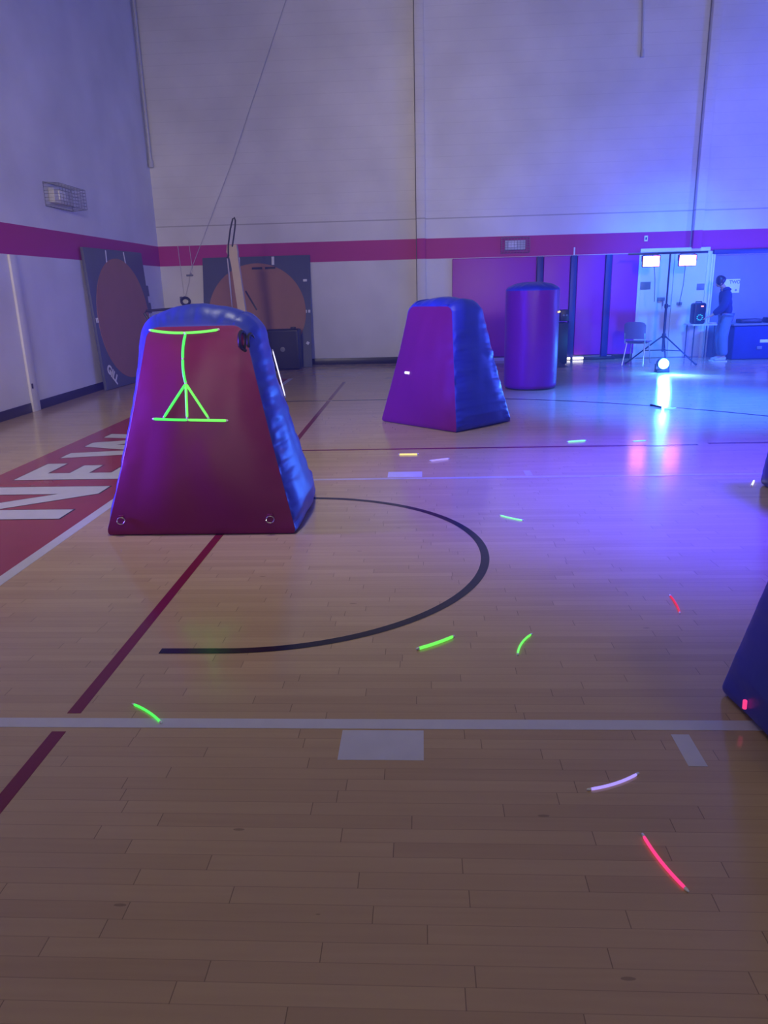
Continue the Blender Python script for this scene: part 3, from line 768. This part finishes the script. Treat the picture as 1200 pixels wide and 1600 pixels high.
def backfn(u, v):
    x = (u-.5)*2; rr = .205*(1-.10*(v > .9)*abs(x)**3)
    return Vector((x*rr, -.02 + .03*(1-x*x)*-1 - .05*v, .51 + .32*v - .03*abs(x)**4*(v > .85)))
shell(backfn, 16, 10, .012, (0, 1, 0)).build('backrest', M['shell'], ch)
def seatfn(u, v):
    x = (u-.5)*2
    return Vector((x*.205, .02+.40*v, .455 - .02*(1-x*x)*sin(PI*v) + .02*max(0, .2-v)*5))
shell(seatfn, 16, 12, .012, (0, 0, -1)).build('seat', M['shell'], ch)
MB().tube([(-.19, -.035, .62), (-.19, 0, .43), (-.19, .10, .425)], .011, 8).tube([(.19, -.035, .62), (.19, 0, .43), (.19, .10, .425)], .011, 8).tube([(-.17, .06, .425), (.17, .06, .425)], .010, 8).tube([(-.17, .34, .425), (.17, .34, .425)], .010, 8).build('frame', M['steel'], ch)
for sx_ in (-1, 1):
    for y0_, y1_ in ((.06, -.06), (.34, .42)):
        MB().tube([(.17*sx_, y0_, .43), (.20*sx_, y1_, .006)], .011, 8).build('leg', M['steel'], ch)

tbl = thing('side_table', 'small pale table beside the person under a glowing speaker', 'table', (5.69, 16.0, 0))
MB().box((0, 0, .695), (.50, .56, .028), .006).build('tabletop', M['frame'], tbl)
for sx_ in (-.20, .20):
    for sy_ in (-.22, .22): MB().tube([(sx_, sy_, .685), (sx_, sy_, .004)], .012, 8).build('leg', M['darkmetal'], tbl)
ps = thing('party_speaker', 'black speaker with a glowing blue ring on the small table', 'loudspeaker', (5.585, 15.93, .71))
MB().box((0, 0, .205), (.25, .24, .41), .045, seg=4).build('cabinet', M['black'], ps)
mb = MB()
mb.lathe([(.085, 0), (.088, .008), (.078, .014), (.05, .004), (.02, .006)], 28, Matrix.Translation((0, -.121, .13)) @ Matrix.Rotation(PI/2, 4, 'X'))
mb.build('woofer', M['grille'], ps)
mb = MB()
for k in range(9):
    a = 2*PI*k/9
    mb.box((.052*cos(a), -.130, .13+.052*sin(a)), (.024, .012, .020), .003)
mb.build('ring_light', M['cyan'], ps)
MB().box((.035, -.122, .345), (.05, .01, .022), .003).build('indicator', M['redled'], ps)
MB().tube([(-.06, 0, .405), (-.06, 0, .43), (.06, 0, .43), (.06, 0, .405)], .012, 8).build('handle', M['black'], ps)
tag(MB().box((5.86, 15.86, .722), (.14, .11, .022), .006).build('control_box', M['paintwhite']), 'small pale box on the table beside the speaker', 'box')

# ------------------------------------------------------------------ person
def skin_mesh(name, joints, edges, root, m, parent, sub=2):
    """joints: name -> (co, rx, ry)"""
    me = bpy.data.meshes.new('tmp_skin'); keys = list(joints)
    me.from_pydata([joints[k][0] for k in keys], [(keys.index(a), keys.index(b)) for a, b in edges], []); me.update()
    o = bpy.data.objects.new('tmp_skin', me); COL.objects.link(o)
    sk = o.modifiers.new('skin', 'SKIN'); sk.use_smooth_shade = True; sk.branch_smoothing = .6
    layer = me.skin_vertices[0] if me.skin_vertices else None
    if layer is None:
        b = bmesh.new(); b.from_mesh(me); b.verts.layers.skin.verify(); b.to_mesh(me); b.free(); layer = me.skin_vertices[0]
    for i, k in enumerate(keys):
        layer.data[i].radius = (joints[k][1], joints[k][2] if len(joints[k]) > 2 else joints[k][1]); layer.data[i].use_root = (k == root)
    sb = o.modifiers.new('sub', 'SUBSURF'); sb.levels = sub; sb.render_levels = sub
    dg = bpy.context.evaluated_depsgraph_get(); out = bpy.data.meshes.new_from_object(o.evaluated_get(dg))
    bpy.data.objects.remove(o)
    out.materials.clear(); out.materials.append(m)
    for p in out.polygons: p.use_smooth = True
    out.name = name
    n = bpy.data.objects.new(name, out); COL.objects.link(n); n.parent = parent
    return n
# local frame: +x is where the person faces, y to the person's left, z up; turned so that they face the table at the left
pe = thing('person', 'person in a dark hoodie and jeans standing with head bowed over the table', 'person', (5.93, 15.42, 0), radians(176))
J = {}
def j(k, x, y, z, r, r2=None): J[k] = ((x, y, z), r, r2 or r)
j('pelvis', -.02, 0, .90, .105, .100); j('waist', .0, 0, 1.04, .12, .10); j('chest', .015, 0, 1.22, .135, .115); j('neckb', .04, 0, 1.36, .07, .07); j('neck', .085, 0, 1.42, .052)
for s_, n_ in ((1, 'l'), (-1, 'r')):
    j('hip'+n_, -.02, .085*s_, .84, .088); j('kne'+n_, .03, .10*s_, .48, .062); j('ank'+n_, -.02, .11*s_, .09, .042); j('toe'+n_, .12, .125*s_, .035, .034)
    j('sho'+n_, .02, .17*s_, 1.31, .062)
# left arm (far) reaches down to the table, right arm bent with the elbow out behind
j('elbl', .10, .24, 1.06, .044); j('wril', .29, .17, .90, .030); j('pall', .345, .155, .875, .030, .018)
j('elbr', -.145, -.25, 1.08, .044); j('wrir', .09, -.215, .935, .030); j('palr', .145, -.20, .915, .030, .018)
E_ = [('pelvis', 'waist'), ('waist', 'chest'), ('chest', 'neckb'), ('neckb', 'neck')]
for n_ in 'lr':
    E_ += [('pelvis', 'hip'+n_), ('hip'+n_, 'kne'+n_), ('kne'+n_, 'ank'+n_), ('ank'+n_, 'toe'+n_), ('chest', 'sho'+n_), ('sho'+n_, 'elb'+n_), ('elb'+n_, 'wri'+n_), ('wri'+n_, 'pal'+n_)]
    p = Vector(J['pal'+n_][0])
    for i, (dy, ln) in enumerate(((-.027, .062), (-.009, .072), (.009, .068), (.027, .052))):
        a = p + Vector((.030, dy, -.012)); b_ = a + Vector((ln*.55, dy*.15, -.018)); c = b_ + Vector((ln*.35, 0, -.030))
        for q, (v, r) in enumerate(((a, .009), (b_, .008), (c, .0065))): j('f%d%d%s' % (i, q, n_), v.x, v.y, v.z, r)
        E_ += [('pal'+n_, 'f%d0%s' % (i, n_)), ('f%d0%s' % (i, n_), 'f%d1%s' % (i, n_)), ('f%d1%s' % (i, n_), 'f%d2%s' % (i, n_))]
    sd = -1 if n_ == 'l' else 1
    a = p + Vector((.0, .032*sd, -.012)); b_ = a + Vector((.035, .022*sd, -.022))
    j('t0'+n_, a.x, a.y, a.z, .010); j('t1'+n_, b_.x, b_.y, b_.z, .008); E_ += [('pal'+n_, 't0'+n_), ('t0'+n_, 't1'+n_)]
# head, bowed forward
j('skull', .165, 0, 1.505, .090, .080); j('jaw', .215, 0, 1.430, .050, .048)
E_ += [('neck', 'skull'), ('skull', 'jaw')]
body = skin_mesh('body', J, E_, 'pelvis', M['skin'], pe)
# face: nose, ears as small pieces of the body mesh are joined to it
def add_to(o, mb):
    b = bmesh.new(); b.from_mesh(o.data)
    vs = [b.verts.new(v) for v in mb.v]
    for f in mb.f:
        fc = b.faces.new([vs[i] for i in f]); fc.smooth = True
    b.to_mesh(o.data); b.free()
fm = MB()
fm.tube([(.240, 0, 1.490), (.268, 0, 1.455), (.240, 0, 1.442)], [.008, .014, .008], 8)
for s_ in (1, -1): fm.tube([(.155, .080*s_, 1.505), (.148, .096*s_, 1.490), (.158, .082*s_, 1.460)], [.010, .014, .008], 8)
fm.tube([(.243, -.022, 1.415), (.252, 0, 1.415), (.243, .022, 1.415)], .006, 6)
add_to(body, fm)
# clothing
def grow(keys, g):
    return {k: (J[k][0], J[k][1]+g, J[k][2]+g) for k in keys}
hk_ = ['pelvis', 'waist', 'chest', 'neckb'] + [a+b_ for a in ('sho', 'elb', 'wri') for b_ in 'lr']
hj = grow(hk_, .045); hj['pelvis'] = ((-.015, 0, .86), .175, .155); hj['neckb'] = ((.045, 0, 1.355), .085, .085)
for n_ in 'lr':
    e = Vector(J['elb'+n_][0]); w = Vector(J['wri'+n_][0]); hj['wri'+n_] = (tuple(e.lerp(w, .93)), .055, .055)
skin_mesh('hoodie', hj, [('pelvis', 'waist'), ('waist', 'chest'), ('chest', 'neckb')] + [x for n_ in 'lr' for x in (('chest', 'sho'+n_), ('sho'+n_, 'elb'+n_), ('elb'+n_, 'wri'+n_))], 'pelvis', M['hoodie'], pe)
jj = grow(['pelvis'] + [a+b_ for a in ('hip', 'kne', 'ank') for b_ in 'lr'], .020)
jj['pelvis'] = ((-.02, 0, .90), .115, .115)
for n_ in 'lr': jj['hip'+n_] = (J['hip'+n_][0], .104, .104)
for n_ in 'lr':
    k_ = Vector(J['kne'+n_][0]); a_ = Vector(J['ank'+n_][0]); jj['ank'+n_] = (tuple(k_.lerp(a_, .97)), .080, .080)
    c_, r1_, r2_ = jj['kne'+n_]; jj['kne'+n_] = (c_, .100, .100)
skin_mesh('jeans', jj, [x for n_ in 'lr' for x in (('pelvis', 'hip'+n_), ('hip'+n_, 'kne'+n_), ('kne'+n_, 'ank'+n_))], 'pelvis', M['jeans'], pe)
# hood lying round the neck and hair over the head
skin_mesh('hair', {'a': ((.080, 0, 1.48), .112, .118), 'b': ((.150, 0, 1.55), .128, .122), 'c': ((.235, 0, 1.535), .088, .105)}, [('a', 'b'), ('b', 'c')], 'a', M['black'], pe)
skin_mesh('hood', {'a': ((-.03, 0, 1.38), .075, .06), 'b': ((-.055, .0, 1.33), .09, .065), 'l': ((.03, .10, 1.385), .045), 'r': ((.03, -.10, 1.385), .045), 'l2': ((.11, .06, 1.36), .03), 'r2': ((.11, -.06, 1.36), .03)}, [('a', 'b'), ('a', 'l'), ('a', 'r'), ('l', 'l2'), ('r', 'r2')], 'a', M['hoodie'], pe)
# pale stripe along the back of the near sleeve
sh = Vector(J['shor'][0]); el = Vector(J['elbr'][0]); wv = Vector(J['wrir'][0])
st = [sh + Vector((-.035, -.062, .03)), sh.lerp(el, .35) + Vector((-.045, -.045, .0)), sh.lerp(el, .7) + Vector((-.045, -.040, 0)), el + Vector((-.030, -.050, .0)), el.lerp(wv, .25) + Vector((.0, -.058, -.01))]
b_ = MB(); b_.tube(st, .018, 8); b_.build('sleeve_stripe', M['paper'], pe)
for n_ in 'lr':
    a_ = Vector(J['ank'+n_][0]); t_ = Vector(J['toe'+n_][0])
    so = skin_mesh('shoe', {'h': ((a_.x-.035, a_.y, .052), .046, .048), 'a': ((a_.x+.02, a_.y, .065), .052, .05), 'm': ((a_.x+.10, a_.y+.004, .045), .046, .036), 't': ((t_.x+.045, t_.y, .034), .040, .028)}, [('h', 'a'), ('a', 'm'), ('m', 't')], 'a', M['shoe'], pe)
    ol = [(-.075, 0), (-.06, .036), (0, .04), (.10, .046), (.18, .034), (.215, 0), (.18, -.034), (.10, -.046), (0, -.036), (-.06, -.034)]
    MB().poly([(a_.x+px, a_.y+py) for px, py in ol], .002, .022).build('sole', M['sole'], so)

# ------------------------------------------------------------------ lights
def light(name, kind, loc, power, col, rot=None, **kw):
    d = bpy.data.lights.new(name, kind); d.energy = power; d.color = col
    for k, v in kw.items(): setattr(d, k, v)
    o = bpy.data.objects.new(name, d); COL.objects.link(o); o.location = loc
    if rot: o.rotation_euler = rot
    return o
# the blue party lamp on the floor: a wide beam towards the court and a weaker glow all round
light('party_lamp_beam', 'SPOT', (4.27, 13.50, .16), 1500, (.05, .16, 1), (radians(103), 0, radians(180+15)), spot_size=radians(140), spot_blend=1, shadow_soft_size=.05)
light('party_lamp_glow', 'POINT', (4.27, 13.50, .40), 90, (.04, .30, 1), shadow_soft_size=.10)
# outside the frame: the left party lamp with its glow, and added blue fills
def aim(src, dst): return (Vector(dst)-Vector(src)).to_track_quat('-Z', 'Y').to_euler()
light('right_blue_fill', 'POINT', (7.7, 13.7, 1.5), 700, (.045, .08, 1), shadow_soft_size=.15)  # unseen light added to wash the right wall and floor blue
p_ = (4.4, 5.0, 6.6)
light('court_blue_fill', 'SPOT', p_, 17000, (.022, .010, 1), aim(p_, (2.45, 5.7, 0)), spot_size=radians(44), spot_blend=1, shadow_soft_size=.6)  # added overhead spot that lays a blue pool on the right court floor
p_ = (5.0, 9.5, 6.6)
light('floor_blue_fill', 'SPOT', p_, 20000, (.012, .10, 1), aim(p_, (3.5, 10.1, 0)), spot_size=radians(42), spot_blend=1, shadow_soft_size=.2)  # added overhead spot for the blue glare on the floor before the lamp
p_ = (4.7, 11.4, 6.2)
light('doors_blue_fill', 'SPOT', p_, 4600, (.02, .17, 1), aim(p_, (5.1, 16.3, .9)), spot_size=radians(44), spot_blend=1, shadow_soft_size=.2)  # added overhead spot that turns doors, chair and stand blue
p_ = (-4.8, 4.72, 1.15)
light('left_party_lamp', 'SPOT', p_, 1700, (.13, .04, 1), aim(p_, (-1.5, 5.0, 1.25)), spot_size=radians(60), spot_blend=1, shadow_soft_size=.15)
p_ = (-4.8, 4.0, 1.4)
light('left_blue_fill', 'SPOT', p_, 5400, (.02, .01, 1), aim(p_, (2.3, 12.8, 1.0)), spot_size=radians(36), spot_blend=1, shadow_soft_size=.12)  # second spot, added to make cylinder, mid court bunker and pads bluer
light('left_party_glow', 'POINT', (-4.7, 5.0, 1.0), 40, (.72, .46, 1), shadow_soft_size=.15)
# dim ambient fills added under the ceiling, over and behind the camera
for x, y, p, c in ((-2.5, -1.0, 52, (1, .90, .45)), (4, -1.0, 56, (1, .86, .30))):
    light('ceiling_fill', 'AREA', (x, y, ZC-.1), p, c, (0, 0, 0), shape='DISK', size=1.2)
p_ = (-1.1, 5.8, ZC-.15)
light('court_fill', 'SPOT', p_, 980, (1, .98, .85), aim(p_, (-1.0, 7.4, 0)), spot_size=radians(82), spot_blend=1, shadow_soft_size=.6)  # unseen fill added to brighten the middle of the floor
# unseen fills added behind the camera: a soft panel, and spots for the far walls
light('rear_fill', 'AREA', (-1.0, YN+.1, 1.6), 14, (1, .82, .74), (radians(90), 0, 0), shape='RECTANGLE', size=4, size_y=2.6)
for p_, q_, pw, cone in (((-2.0, YN+.3, 4.0), (-3.0, YB, 2.7), 2350, 42), ((2.0, YN+.3, 4.0), (3.4, YB, 5.0), 3000, 40), ((2.0, YN+.3, 4.6), (XL, 10.6, 2.3), 2000, 28)):
    light('far_wall_fill', 'SPOT', p_, pw, (1, .87, .86), aim(p_, q_), spot_size=radians(cone), spot_blend=1, shadow_soft_size=.5)

# world: dark, with a thin blue-tinted scatter volume added for the veil of glare
w = bpy.data.worlds.new('world'); scn.world = w; w.use_nodes = True; wn_ = w.node_tree
wn_.nodes['Background'].inputs[0].default_value = (.02, .02, .04, 1); wn_.nodes['Background'].inputs[1].default_value = .2
vs_ = wn_.nodes.new('ShaderNodeVolumeScatter'); vs_.inputs['Density'].default_value = .009; vs_.inputs['Color'].default_value = (.5, .55, 1, 1); vs_.inputs['Anisotropy'].default_value = .2
wn_.links.new(vs_.outputs[0], wn_.nodes['World Output'].inputs['Volume'])
scn.view_settings.view_transform = 'Standard'; scn.view_settings.look = 'None'
scn.view_settings.exposure = 0; scn.view_settings.gamma = 1; scn.view_settings.use_curve_mapping = False
